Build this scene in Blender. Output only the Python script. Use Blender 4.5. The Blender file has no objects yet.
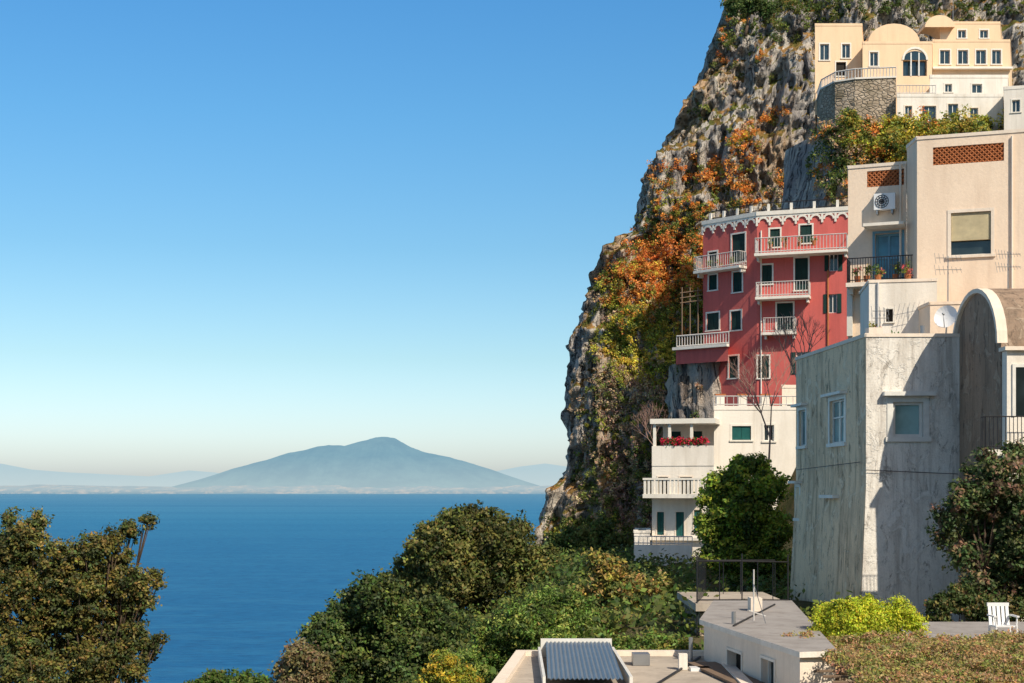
import bpy, math, random
import numpy as np
from mathutils import Vector
random.seed(4); rng=np.random.default_rng(7)
F=1422.2; CX=512.0; HY=487.0; CZ=130.0
def bxy(px,d): return ((px-CX)/F*d, d)
def zz(py,d): return CZ+(HY-py)/F*d
def P(px,py,d): return Vector(((px-CX)/F*d,d,zz(py,d)))
scene=bpy.context.scene
scene.view_settings.view_transform='Standard'
try: scene.view_settings.look='None'
except Exception: pass
scene.view_settings.exposure=0
# ---------------------------------------------------------------- nodes
def newmat(name):
    m=bpy.data.materials.new(name); m.use_nodes=True
    nt=m.node_tree; nt.nodes.clear()
    out=nt.nodes.new('ShaderNodeOutputMaterial')
    return m,nt,out
def node(nt,t,ins=None,**kw):
    n=nt.nodes.new(t)
    for k,v in kw.items(): setattr(n,k,v)
    if ins:
        for k,v in ins.items():
            s=n.inputs[k]
            if isinstance(v,bpy.types.NodeSocket): nt.links.new(v,s)
            else: s.default_value=v
    return n
def c4(c): return (c[0],c[1],c[2],1)
def mix(nt,f,a,b,bt='MIX'):
    n=node(nt,'ShaderNodeMix',data_type='RGBA',blend_type=bt)
    for i,v in ((0,f),(6,a),(7,b)):
        if isinstance(v,bpy.types.NodeSocket): nt.links.new(v,n.inputs[i])
        else: n.inputs[i].default_value = v if i==0 else c4(v)
    return n.outputs[2]
def mul(nt,a,b): return node(nt,'ShaderNodeMath',{0:a,1:b},operation='MULTIPLY').outputs[0]
def pos(nt,scale=(1,1,1)):
    g=node(nt,'ShaderNodeNewGeometry')
    return node(nt,'ShaderNodeMapping',{'Vector':g.outputs['Position'],'Scale':scale}).outputs[0]
def noise(nt,v,scale,detail=6,rough=.55,dist=0):
    return node(nt,'ShaderNodeTexNoise',{'Vector':v,'Scale':scale,'Detail':detail,'Roughness':rough,'Distortion':dist}).outputs[0]
def ramp(nt,f,a,b):
    return node(nt,'ShaderNodeMapRange',{'Value':f,'From Min':a,'From Max':b}).outputs[0]
def bump(nt,h,st,dist=.05):
    return node(nt,'ShaderNodeBump',{'Height':h,'Strength':st,'Distance':dist}).outputs[0]
def princ(nt,out,col,rough=.8,spec=.2,metal=0,nrm=None):
    d={'Roughness':rough,'Metallic':metal,'Specular IOR Level':spec}
    p=node(nt,'ShaderNodeBsdfPrincipled',d)
    if isinstance(col,bpy.types.NodeSocket): nt.links.new(col,p.inputs['Base Color'])
    else: p.inputs['Base Color'].default_value=c4(col)
    if nrm: nt.links.new(nrm,p.inputs['Normal'])
    nt.links.new(p.outputs[0],out.inputs[0]); return p
def stucco(name,col,stain,amt=.5,bmp=.4,scale=1.0):
    m,nt,out=newmat(name)
    f1=ramp(nt,noise(nt,pos(nt,(1,1,.28)),.9*scale,7,.65),.46,.72)
    f2=ramp(nt,noise(nt,pos(nt),.35*scale,4,.6),.35,.7)
    f3=noise(nt,pos(nt),9*scale,5,.7)
    f4=ramp(nt,noise(nt,pos(nt,(3.5,3.5,.16)),1.0*scale,5,.6),.52,.76)
    c=mix(nt,mul(nt,f1,amt),col,stain)
    c=mix(nt,mul(nt,f2,amt*.4),c,tuple(x*.78 for x in col))
    c=mix(nt,mul(nt,f4,amt*.9),c,stain)
    c=mix(nt,ramp(nt,f3,.35,1.0),c,tuple(min(1,x*.82) for x in col))
    princ(nt,out,c,.9,.12,0,bump(nt,f3,bmp,.03)); return m
def plain(name,col,rough=.6,spec=.3,metal=0,var=.25):
    m,nt,out=newmat(name)
    f=ramp(nt,noise(nt,pos(nt),3,4,.6),.3,.8)
    c=mix(nt,f,col,tuple(x*(1-var) for x in col))
    princ(nt,out,c,rough,spec,metal); return m
def weathered(name,base,dark,pale,k=1.0):
    m,nt,out=newmat(name)
    p=pos(nt); ps=pos(nt,(1,1,.35)); pt=pos(nt,(3.2,3.2,.2))
    n1=ramp(nt,noise(nt,ps,.55,9,.72,.4),.50,.66)
    n2=ramp(nt,noise(nt,p,1.5,9,.72,.8),.54,.585)
    n3=ramp(nt,noise(nt,pt,1.0,7,.68),.50,.66)
    n4=noise(nt,p,14,5,.7)
    n5=ramp(nt,noise(nt,ps,2.6,9,.78,.5),.555,.60)
    c=mix(nt,mul(nt,n1,.6*k),base,dark)
    c=mix(nt,mul(nt,n3,.65*k),c,dark)
    c=mix(nt,mul(nt,n2,.6*k),c,pale)
    c=mix(nt,mul(nt,n5,.75*k),c,tuple(x*.75 for x in dark))
    c=mix(nt,ramp(nt,n4,.45,1.),c,tuple(x*.75 for x in base))
    h=node(nt,'ShaderNodeMath',{0:n4,1:mul(nt,n2,.8)},operation='ADD').outputs[0]
    princ(nt,out,c,.92,.1,0,bump(nt,h,.6,.04)); return m
def glassm(name,col,rough=.08):
    m,nt,out=newmat(name)
    f=ramp(nt,noise(nt,pos(nt),1.2,3,.5),.35,.65)
    princ(nt,out,mix(nt,f,col,tuple(x*.5 for x in col)),rough,.6); return m
def slats(name,col,sc=60):
    m,nt,out=newmat(name)
    w=node(nt,'ShaderNodeTexWave',{'Vector':pos(nt),'Scale':sc/6.0,'Distortion':0.1},bands_direction='Z').outputs[1]
    f=ramp(nt,noise(nt,pos(nt),2.5,4,.6),.3,.8)
    princ(nt,out,mix(nt,f,col,tuple(x*.65 for x in col)),.55,.3,0,bump(nt,w,.8,.03)); return m
M={}
M['white']=stucco('white_plaster',(.86,.80,.71),(.46,.39,.30),.5)
M['whitetrim']=stucco('white_trim',(.84,.79,.70),(.45,.4,.33),.3)
M['cream']=stucco('cream_plaster',(.92,.74,.57),(.55,.39,.28),.42)
M['creamtrim']=stucco('cream_trim',(.88,.76,.63),(.45,.36,.28),.35)
M['peach']=stucco('peach_plaster',(.88,.64,.42),(.50,.34,.2),.3)
M['red']=stucco('red_plaster',(.66,.15,.13),(.38,.085,.075),.6)
M['brown']=weathered('brown_render',(.36,.26,.19),(.13,.10,.075),(.48,.38,.29),1.0)
M['grey']=weathered('weathered_lime',(.86,.81,.73),(.34,.29,.24),(.90,.86,.79),.95)
M['greyside_bounce']=weathered('weathered_lime_side_bounce',(.92,.70,.47),(.30,.215,.14),(.95,.80,.60),1.15)  # stained plaster; warm bounced light is put into the base colour
M['roof']=stucco('flat_roof_screed',(.52,.45,.37),(.22,.18,.15),.7)
M['roof2']=stucco('roof_membrane',(.38,.355,.335),(.18,.155,.14),.75)
M['green']=slats('green_shutter',(.012,.06,.055))
M['bluegreen']=slats('teal_shutter',(.02,.16,.15))
M['beigeshut']=slats('beige_shutter',(.76,.66,.42))
M['frame']=plain('white_frame',(.80,.78,.72),.5)
M['bluefr']=plain('blue_frame',(.16,.36,.5),.5)
M['glass']=glassm('window_glass',(.03,.045,.05))
M['paleglass']=glassm('pale_glass',(.30,.50,.50),.15)
M['blueglass']=glassm('blue_glass',(.05,.22,.34),.15)
M['iron']=plain('dark_iron',(.03,.03,.035),.5,.4,.3)
M['whiteiron']=plain('white_iron',(.65,.63,.6),.5)
M['steel']=plain('galvanised_steel',(.35,.36,.37),.4,.5,.6)
M['terracotta']=plain('terracotta_lattice',(.46,.16,.06),.8)
M['dark']=plain('dark_interior',(.03,.025,.02),.9)
M['wood']=plain('weathered_wood',(.22,.15,.1),.85)
M['bark']=stucco('bark',(.12,.085,.06),(.05,.035,.03),.6,1.0,3)
M['twig']=plain('pale_twig',(.40,.25,.20),.9)
M['corr']=plain('corrugated_sheet',(.20,.26,.33),.45,.4,.3)
M['plastic']=plain('white_plastic',(.8,.8,.8),.35,.5,0,.05)
def stone_mat():
    m,nt,out=newmat('rubble_stone')
    v=node(nt,'ShaderNodeTexVoronoi',{'Vector':pos(nt,(1,1,1.5)),'Scale':2.2})
    d=node(nt,'ShaderNodeTexVoronoi',{'Vector':pos(nt,(1,1,1.5)),'Scale':2.2},feature='DISTANCE_TO_EDGE').outputs[0]
    c=mix(nt,v.outputs['Color'],(.36,.28,.20),(.52,.43,.33))
    c=mix(nt,ramp(nt,d,0,.08),(.16,.13,.10),c)
    c=mix(nt,ramp(nt,noise(nt,pos(nt),.5,6,.6),.45,.7),c,(.18,.15,.10))
    princ(nt,out,c,.9,.1,0,bump(nt,ramp(nt,d,0,.15),.8,.1)); return m
M['stone']=stone_mat()
def rock_mat():
    m,nt,out=newmat('limestone_cliff')
    g=node(nt,'ShaderNodeNewGeometry')
    nz=node(nt,'ShaderNodeSeparateXYZ',{0:g.outputs['Normal']}).outputs[2]
    a=noise(nt,pos(nt,(1,1,.3)),.35,11,.72,.4)
    b=noise(nt,pos(nt,(1,1,.5)),.10,5,.6)
    e=noise(nt,pos(nt,(1.4,1.4,.14)),.8,8,.72)
    k=noise(nt,pos(nt),2.0,7,.7)
    c=mix(nt,ramp(nt,a,.40,.60),(.36,.33,.32),(.82,.74,.63))
    c=mix(nt,mul(nt,ramp(nt,b,.52,.62),.8),c,(.66,.45,.27))
    c=mix(nt,mul(nt,ramp(nt,e,.56,.66),.65),c,(.17,.16,.17))
    fz=noise(nt,pos(nt,(1.0,1.0,.16)),.6,6,.6,.5)
    fa=node(nt,'ShaderNodeMath',{0:node(nt,'ShaderNodeMath',{0:fz,1:.5},operation='SUBTRACT').outputs[0]},operation='ABSOLUTE').outputs[0]
    fis=ramp(nt,fa,.0,.02)
    c=mix(nt,fis,(.08,.075,.08),c)
    veg=node(nt,'ShaderNodeMath',{0:nz,1:mul(nt,k,.7)},operation='ADD').outputs[0]
    gc=mix(nt,ramp(nt,noise(nt,pos(nt),.4,6,.6),.42,.58),(.16,.17,.045),(.46,.25,.09))
    c=mix(nt,ramp(nt,veg,.82,.94),c,gc)
    h=node(nt,'ShaderNodeMath',{0:a,1:mul(nt,k,.35)},operation='ADD').outputs[0]
    h=node(nt,'ShaderNodeMath',{0:h,1:mul(nt,fis,.3)},operation='ADD').outputs[0]
    princ(nt,out,c,.95,.08,0,bump(nt,h,1,1.5)); return m
M['rock']=rock_mat()
def soil_mat():
    m,nt,out=newmat('scrub_soil')
    a=noise(nt,pos(nt),.6,8,.7)
    c=mix(nt,ramp(nt,a,.35,.65),(.05,.07,.02),(.18,.14,.08))
    princ(nt,out,c,.95,.05,0,bump(nt,a,1,.5)); return m
M['soil']=soil_mat()
def leaf_mat():
    m,nt,out=newmat('foliage')
    a=node(nt,'ShaderNodeAttribute',attribute_name='tint')
    p=node(nt,'ShaderNodeBsdfPrincipled',{'Base Color':a.outputs['Color'],'Roughness':.55,'Specular IOR Level':.25})
    t=node(nt,'ShaderNodeBsdfTranslucent',{'Color':a.outputs['Color']})
    x=node(nt,'ShaderNodeMixShader',{0:.33,1:p.outputs[0],2:t.outputs[0]})
    nt.links.new(x.outputs[0],out.inputs[0]); return m
M['leaf']=leaf_mat()
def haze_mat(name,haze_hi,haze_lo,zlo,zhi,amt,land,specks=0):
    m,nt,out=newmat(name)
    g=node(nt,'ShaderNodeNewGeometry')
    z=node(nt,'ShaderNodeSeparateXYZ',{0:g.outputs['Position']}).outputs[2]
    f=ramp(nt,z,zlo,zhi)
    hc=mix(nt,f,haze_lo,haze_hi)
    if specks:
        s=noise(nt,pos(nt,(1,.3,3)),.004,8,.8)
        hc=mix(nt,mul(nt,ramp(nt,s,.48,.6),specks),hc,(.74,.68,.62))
    e=node(nt,'ShaderNodeEmission',{'Color':hc,'Strength':1.0})  # in-scattered light of distant air, put in as glow tinted by height
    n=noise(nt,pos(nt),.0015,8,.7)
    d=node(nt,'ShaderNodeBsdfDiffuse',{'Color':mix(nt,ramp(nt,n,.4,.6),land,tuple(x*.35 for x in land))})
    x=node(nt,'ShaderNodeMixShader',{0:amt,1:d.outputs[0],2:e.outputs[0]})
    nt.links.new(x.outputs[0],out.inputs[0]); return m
# ---------------------------------------------------------------- mesh helpers
def link(o,parent=None):
    scene.collection.objects.link(o)
    if parent: o.parent=parent
    return o
def empty(name,loc):
    o=bpy.data.objects.new(name,None); o.location=loc; o.empty_display_size=.5
    return link(o)
class MB:
    def __init__(s): s.v=[];s.f=[];s.mi=[];s.mats=[]
    def mid(s,m):
        m=M[m] if isinstance(m,str) else m
        if m not in s.mats: s.mats.append(m)
        return s.mats.index(m)
    def face(s,pts,m):
        n=len(s.v); s.v+= [tuple(p) for p in pts]; s.f.append(tuple(range(n,n+len(pts)))); s.mi.append(s.mid(m))
    def hexa(s,c,m):
        n=len(s.v); s.v+=[tuple(p) for p in c]; k=s.mid(m)
        for q in ((3,2,1,0),(4,5,6,7),(0,1,5,4),(1,2,6,5),(2,3,7,6),(3,0,4,7)):
            s.f.append(tuple(n+i for i in q)); s.mi.append(k)
    def box(s,x0,x1,y0,y1,z0,z1,m):
        s.hexa([(x0,y0,z0),(x1,y0,z0),(x1,y1,z0),(x0,y1,z0),(x0,y0,z1),(x1,y0,z1),(x1,y1,z1),(x0,y1,z1)],m)
    def fbox(s,fr,u0,u1,z0,z1,o0,o1,m):
        a=[fr.pt(u0,z0,o1),fr.pt(u1,z0,o1),fr.pt(u1,z0,o0),fr.pt(u0,z0,o0)]
        b=[(p[0],p[1],z1) for p in a]; s.hexa(a+b,m)
    def tube(s,a,b,r0,r1,m,n=6):
        a=Vector(a);b=Vector(b);d=b-a
        if d.length<1e-6: return
        q=d.to_track_quat('Z','Y'); k=len(s.v); mi=s.mid(m)
        for c,r in((a,r0),(b,r1)):
            for i in range(n):
                t=2*math.pi*i/n; s.v.append(tuple(c+q@Vector((r*math.cos(t),r*math.sin(t),0))))
        for i in range(n):
            j=(i+1)%n; s.f.append((k+i,k+j,k+n+j,k+n+i)); s.mi.append(mi)
        s.f.append(tuple(k+n+i for i in range(n))); s.mi.append(mi)
        s.f.append(tuple(k+n-1-i for i in range(n))); s.mi.append(mi)
    def make(s,name,parent=None,loc=(0,0,0),smooth=False):
        me=bpy.data.meshes.new(name); L=Vector(loc)
        me.from_pydata([(x-L.x,y-L.y,z-L.z) for x,y,z in s.v],[],s.f)
        for m in s.mats: me.materials.append(m)
        me.polygons.foreach_set('material_index',s.mi)
        if smooth: me.polygons.foreach_set('use_smooth',[True]*len(s.f))
        me.update()
        o=bpy.data.objects.new(name,me)
        if not parent: o.location=L
        return link(o,parent)
class Fr:
    def __init__(s,p0,p1):
        s.p=p0; dx=p1[0]-p0[0]; dy=p1[1]-p0[1]; s.L=math.hypot(dx,dy)
        s.U=(dx/s.L,dy/s.L); s.n=(s.U[1],-s.U[0]); s.ops=[]
    def pt(s,u,z,o=0): return (s.p[0]+s.U[0]*u+s.n[0]*o, s.p[1]+s.U[1]*u+s.n[1]*o, z)
    def u(s,px):
        a=(px-CX)/F
        return (a*s.p[1]-s.p[0])/(s.U[0]-a*s.U[1])
    def r(s,x0,y0,x1,y1):
        u0=s.u(x0);u1=s.u(x1); t=s.p[1]+s.U[1]*(u0+u1)/2
        return u0,u1,zz(y1,t),zz(y0,t)
class Building:
    def __init__(s,name,loc): s.name=name; s.loc=loc; s.e=empty(name,loc); s.parts={}
    def p(s,k):
        if k not in s.parts: s.parts[k]=MB()
        return s.parts[k]
    def block(s,pts,z0,z1,mat,roof='roof',parapet=.25,mats={},cop=None):
        frs=[Fr(pts[i],pts[(i+1)%len(pts)]) for i in range(len(pts))]
        s.pending=getattr(s,'pending',[])
        for i,f in enumerate(frs): s.pending.append((f,z0,z1,mats.get(i,mat)))
        s.p('roof').face([(x,y,z1) for x,y in pts],roof)
        if parapet:
            for i,f in enumerate(frs): s.p('parapet').fbox(f,0,f.L,z1+.002,z1+parapet+.004*i,-.22,.035+.002*i,cop or mats.get(i,mat))
        return frs
    def win(s,fr,x0,y0,x1,y1,style='glass',trim='whitetrim',tw=.12,depth=.2,glass='glass',frame='frame',shut='green',mull=1,hood=0,fw=.06,tr=0):
        u0,u1,z0,z1=fr.r(x0,y0,x1,y1)
        u0=max(u0,.02);u1=min(u1,fr.L-.02)
        if u1-u0<.05: return
        fr.ops.append((u0,u1,z0,z1,depth))
        g=s.p('window_panes'); w=s.p('window_frames')
        g.face([fr.pt(u0,z0,-depth),fr.pt(u1,z0,-depth),fr.pt(u1,z1,-depth),fr.pt(u0,z1,-depth)],glass if style!='dark' else 'dark')
        if style in('glass','open'):
            a,b=-depth+.01,-depth+.07
            w.fbox(fr,u0,u0+fw,z0,z1,a,b,frame); w.fbox(fr,u1-fw,u1,z0,z1,a,b,frame)
            w.fbox(fr,u0+fw,u1-fw,z0,z0+fw,a,b-.003,frame); w.fbox(fr,u0+fw,u1-fw,z1-fw,z1,a,b-.003,frame)
            for i in range(mull):
                c=u0+(u1-u0)*(i+1)/(mull+1); w.fbox(fr,c-fw/2,c+fw/2,z0+fw,z1-fw,a,b-.01,frame)
            if tr:
                c=z0+(z1-z0)*tr; w.fbox(fr,u0+fw,u1-fw,c-fw/2,c+fw/2,a,b-.015,frame)
        if style=='shut':
            c=(u0+u1)/2; q=s.p('shutters')
            q.fbox(fr,u0+.01,c-.01,z0+.01,z1-.01,-.12,-.06,shut); q.fbox(fr,c+.01,u1-.01,z0+.01,z1-.01,-.12,-.065,shut)
        if style=='half':
            q=s.p('shutters'); c=z0+(z1-z0)*.35; q.fbox(fr,u0+.01,u1-.01,c,z1-.01,-.14,-.05,shut)
            w.fbox(fr,u0,u1,z0,z0+fw,-depth+.01,-depth+.07,frame)
        if style=='open':
            q=s.p('shutters'); h=(u1-u0)/2
            q.fbox(fr,u0-h,u0-.02,z0,z1,.01,.05,shut); q.fbox(fr,u1+.02,u1+h,z0,z1,.01,.05,shut)
        if trim and style!='open':
            t=s.p('trim')
            t.fbox(fr,u0-tw,u0,z0,z1,-.02,.03,trim); t.fbox(fr,u1,u1+tw,z0,z1,-.02,.03,trim)
            t.fbox(fr,u0-tw,u1+tw,z1,z1+tw,-.02,.033,trim); t.fbox(fr,u0-tw*1.3,u1+tw*1.3,z0-tw*.8,z0,-.02,.09,trim)
        if hood:
            s.p('trim').fbox(fr,u0-tw*1.8,u1+tw*1.8,z1+tw+.002,z1+tw+hood,-.02,.28,trim or 'whitetrim')
        return u0,u1,z0,z1
    def rail(s,pts,h=1.0,sp=.14,r=.012,mat='iron'):
        q=s.p('railings')
        for a,b in zip(pts[:-1],pts[1:]):
            a=Vector(a);b=Vector(b);n=max(1,int((b-a).length/sp))
            for i in range(n+1):
                c=a.lerp(b,i/n); q.tube(c,c+Vector((0,0,h)),r,r,mat,4)
            for hh in (.1,h): q.tube(a+Vector((0,0,hh)),b+Vector((0,0,hh)),r*1.6,r*1.6,mat,4)
    def balcony(s,fr,u0,u1,z,dep=.9,h=1.,mat='whiteiron',slab='whitetrim',sp=.16,r=.018):
        t=s.p('balconies'); t.fbox(fr,u0,u1,z-.18,z,0.003,dep,slab)
        t.fbox(fr,u0+.1,u0+.25,z-.45,z-.182,.003,dep*.6,slab); t.fbox(fr,u1-.25,u1-.1,z-.45,z-.182,.003,dep*.6,slab)
        e=.05
        s.rail([fr.pt(u0+e,z,.03),fr.pt(u0+e,z,dep-e),fr.pt(u1-e,z,dep-e),fr.pt(u1-e,z,.03)],h,sp,r,mat)
    def finish(s):
        w=s.p('walls')
        for fr,z0,z1,mat in getattr(s,'pending',[]):
            us=sorted({0,fr.L}|{o[0] for o in fr.ops}|{o[1] for o in fr.ops})
            zs=sorted({z0,z1}|{min(z1,o[2]) for o in fr.ops}|{min(z1,o[3]) for o in fr.ops})
            for i in range(len(us)-1):
                for j in range(len(zs)-1):
                    uc=(us[i]+us[i+1])/2; zc=(zs[j]+zs[j+1])/2
                    if any(o[0]<uc<o[1] and o[2]<zc<o[3] for o in fr.ops): continue
                    w.face([fr.pt(us[i],zs[j]),fr.pt(us[i+1],zs[j]),fr.pt(us[i+1],zs[j+1]),fr.pt(us[i],zs[j+1])],mat)
            for u0,u1,a,b,dp in fr.ops:
                w.face([fr.pt(u0,a),fr.pt(u0,b),fr.pt(u0,b,-dp),fr.pt(u0,a,-dp)],mat)
                w.face([fr.pt(u1,a),fr.pt(u1,a,-dp),fr.pt(u1,b,-dp),fr.pt(u1,b)],mat)
                w.face([fr.pt(u0,b),fr.pt(u1,b),fr.pt(u1,b,-dp),fr.pt(u0,b,-dp)],mat)
                w.face([fr.pt(u0,a),fr.pt(u0,a,-dp),fr.pt(u1,a,-dp),fr.pt(u1,a)],mat)
        for k,mb in s.parts.items():
            if mb.f: mb.make(k,s.e,s.loc)
def arch(mb,fr,uc,zc,r,th,o0,o1,mat,n=8):
    for i in range(n):
        a=math.pi*i/n; b=math.pi*(i+1)/n
        def c(t,R): return (uc+R*math.cos(t), zc+R*math.sin(t))
        q=[c(a,r),c(a,r+th),c(b,r+th),c(b,r)]
        mb.hexa([fr.pt(u,z,o1) for u,z in q]+[fr.pt(u,z,o0) for u,z in q],mat)
def lattice(mb,fr,u0,u1,z0,z1,sp,w,off,mat):
    for sgn in(1,-1):
        c=-(z1-z0)
        while c<(u1-u0)+(z1-z0):
            ua=u0+c; ub=ua+sgn*(z1-z0); t0,t1=0.,1.; du=ub-ua
            if du>0: t0=max(t0,(u0-ua)/du); t1=min(t1,(u1-ua)/du)
            else: t0=max(t0,(u1-ua)/du); t1=min(t1,(u0-ua)/du)
            if t1-t0>.02:
                a=fr.pt(ua+du*t0,z0+(z1-z0)*t0,off+.012*sgn); b=fr.pt(ua+du*t1,z0+(z1-z0)*t1,off+.012*sgn)
                mb.tube(a,b,w,w,mat,4)
            c+=sp
def vnoise(p):
    i=np.floor(p).astype(np.int64); f=p-i; f=f*f*(3-2*f)
    def h(a,b,c):
        n=(a*374761393+b*668265263+c*2147483647)&0xffffffff
        n=((n^(n>>13))*1274126177)&0xffffffff
        n=(n^(n>>16)); return (n&0xffff)/65535.0
    r=0
    for dx in(0,1):
        for dy in(0,1):
            for dz in(0,1):
                w=(f[:,0] if dx else 1-f[:,0])*(f[:,1] if dy else 1-f[:,1])*(f[:,2] if dz else 1-f[:,2])
                r=r+w*h(i[:,0]+dx,i[:,1]+dy,i[:,2]*1+dz)
    return r
def fbm(p,o=5,g=.5,ridge=False):
    a=1;s=0;t=0
    for k in range(o):
        v=vnoise(p*(2.03**k)+k*17.3)
        if ridge: v=1-abs(2*v-1)
        s=s+a*v;t+=a;a*=g
    return s/t
def gridmesh(name,V,nr,nc,mat,smooth=True,flip=False):
    me=bpy.data.meshes.new(name)
    idx=np.arange(nr*nc).reshape(nr,nc)
    q=np.stack([idx[:-1,:-1],idx[:-1,1:],idx[1:,1:],idx[1:,:-1]],-1).reshape(-1,4)
    if flip: q=q[:,::-1]
    me.vertices.add(len(V)); me.vertices.foreach_set('co',V.astype(np.float32).ravel())
    me.loops.add(q.size); me.loops.foreach_set('vertex_index',q.astype(np.int32).ravel())
    me.polygons.add(len(q)); me.polygons.foreach_set('loop_start',np.arange(0,q.size,4,dtype=np.int32))
    try: me.polygons.foreach_set('loop_total',np.full(len(q),4,dtype=np.int32))
    except Exception: pass
    me.update(calc_edges=True)
    if smooth: me.polygons.foreach_set('use_smooth',np.ones(len(q),dtype=bool))
    me.materials.append(mat); me.validate()
    o=bpy.data.objects.new(name,me); return link(o)
# ---------------------------------------------------------------- foliage
def leafmesh(name,centers,cols,leaf,spread,per,parent=None,loc=(0,0,0),up=.35,flat=1.0,aspect=.55):
    C=np.repeat(np.asarray(centers),per,0); K=np.repeat(np.asarray(cols),per,0)
    n=len(C)
    sp=np.repeat(np.broadcast_to(np.asarray(spread),(len(centers),)),per)
    g=rng.normal(size=(n,3)); g/= (np.linalg.norm(g,axis=1,keepdims=True)+1e-6)
    rr=rng.random(n)**.5*(1+.5*rng.random(n)**4)
    off=g*rr[:,None]*sp[:,None]; off[:,2]*=flat
    c=C+off
    nrm=g*.8+rng.normal(size=(n,3))*.6+np.array([.12,-.2,up]); nrm/=np.linalg.norm(nrm,axis=1,keepdims=True)
    t=np.cross(nrm,rng.normal(size=(n,3))); t/=np.linalg.norm(t,axis=1,keepdims=True)+1e-6
    b=np.cross(nrm,t)
    s=(leaf*(.55+.9*rng.random(n)))[:,None]
    V=np.stack([c-t*s,c-b*s*aspect,c+t*s,c+b*s*aspect],1).reshape(-1,3)-np.array(loc)
    K=K*(.7+.6*rng.random((n,1))); K=K*(1+.12*rng.normal(size=(n,3)))
    K=np.clip(K,.004,1)
    col=np.concatenate([np.repeat(K,4,0),np.ones((4*n,1))],1)
    me=bpy.data.meshes.new(name)
    me.vertices.add(4*n); me.vertices.foreach_set('co',V.astype(np.float32).ravel())
    me.loops.add(4*n); me.loops.foreach_set('vertex_index',np.arange(4*n,dtype=np.int32))
    me.polygons.add(n); me.polygons.foreach_set('loop_start',np.arange(0,4*n,4,dtype=np.int32))
    try: me.polygons.foreach_set('loop_total',np.full(n,4,dtype=np.int32))
    except Exception: pass
    me.update(calc_edges=True)
    ca=me.color_attributes.new('tint','FLOAT_COLOR','POINT'); ca.data.foreach_set('color',col.astype(np.float32).ravel())
    me.materials.append(M['leaf'])
    o=bpy.data.objects.new(name,me)
    if not parent: o.location=loc
    return link(o,parent)
def height(x,y):
    x=np.asarray(x,float);y=np.asarray(y,float)
    h=np.full(np.broadcast(x,y).shape,125.2)
    sm=lambda t:np.clip(t,0,1)**2*(3-2*np.clip(t,0,1))
    h=h+3.0*(1-sm((y-3)/9))
    h=h-1.2*sm((y-12)/10)*(1-sm((y-38)/10))
    h=h-.55*np.maximum(0,4-x)
    h=h-.32*np.maximum(0,y-95)*(1-sm((x-10)/15))
    h=h+sm((x-13.5)/6)*sm((y-66)/30)*11
    h=h+np.clip((x-18)/30,0,1)*np.clip((y-55)/60,0,1)*22
    h=h-.9*np.maximum(0,y-185)
    h=h+.5*np.clip(-y-18,0,110)*np.clip((x+120)/80,0,1)  # hill behind the viewpoint, out of view, added to block low sky light
    h=h+.5*np.clip(x-38,0,120)*(1-sm((y-60)/60))  # rise beyond the right edge, also added to cut low sky light
    return np.maximum(h,-8)
def tree(name,d,base_px,lobes,palette,n_cl,per,leaf,spread,ground=None,bark='bark',trunk_r=.22,depth_k=.9,up=.35,asp=.55,br=1.6):
    sc=d/F
    bx=(base_px-CX)/F*d
    L=[]
    for lb in lobes:
        px,py,r=lb[:3]; dd=lb[3] if len(lb)>3 else random.uniform(-.8,.8)*r*sc
        c=P(px,py,d+dd); L.append((c,r*sc))
    gz=float(height(bx,d)) if ground is None else ground
    loc=(bx,d,gz); e=empty(name,loc)
    w=np.array([r*r for c,r in L]); w/=w.sum()
    idx=rng.choice(len(L),n_cl,p=w)
    cs=np.array([tuple(c) for c,r in L])[idx]; rs=np.array([r for c,r in L])[idx]
    g=rng.normal(size=(n_cl,3)); g/=np.linalg.norm(g,axis=1,keepdims=True)
    rad=rng.random(n_cl)**.4*(1+.3*rng.random(n_cl)**3)
    ctr=cs+g*(rad*rs)[:,None]*np.array([1,depth_k,.92])
    pal=np.array([p[:3] for p in palette])*br; pw=np.array([p[3] for p in palette],float); pw/=pw.sum()
    hue=.65+.7*vnoise(ctr/(np.median(rs)*.9)+5)
    cols=pal[rng.choice(len(pal),n_cl,p=pw)]*(.75+.5*rng.random((n_cl,1)))*hue[:,None]
    leafmesh('crown',ctr,cols,leaf,spread*(.5+.9*rng.random(n_cl)),per,e,loc,up,.8,asp)
    t=MB(); cen=sum((c for c,r in L),Vector())/len(L)
    base=Vector((bx,d,gz-.4)); fork=base.lerp(Vector((cen.x,cen.y,cen.z)),.62)
    pts=[base,base.lerp(fork,.5)+Vector((.15,0.1,0)),fork]
    t.tube(pts[0],pts[1],trunk_r*1.25,trunk_r,bark,8); t.tube(pts[1],pts[2],trunk_r,trunk_r*.7,bark,8)
    for c,r in L:
        m=fork.lerp(c,.5)+Vector((random.uniform(-.2,.2),random.uniform(-.2,.2)+.2,random.uniform(0,.3)))*r
        t.tube(fork,m,trunk_r*.4,trunk_r*.22,bark,6); t.tube(m,c,trunk_r*.22,trunk_r*.08,bark,5)
        for k in range(5):
            v=Vector(rng.normal(size=3)).normalized()*r*.85
            t.tube(m.lerp(c,.6),c+v,trunk_r*.1,.008,bark,4)
    t.make('trunk',e,loc,True)
    return e
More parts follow.
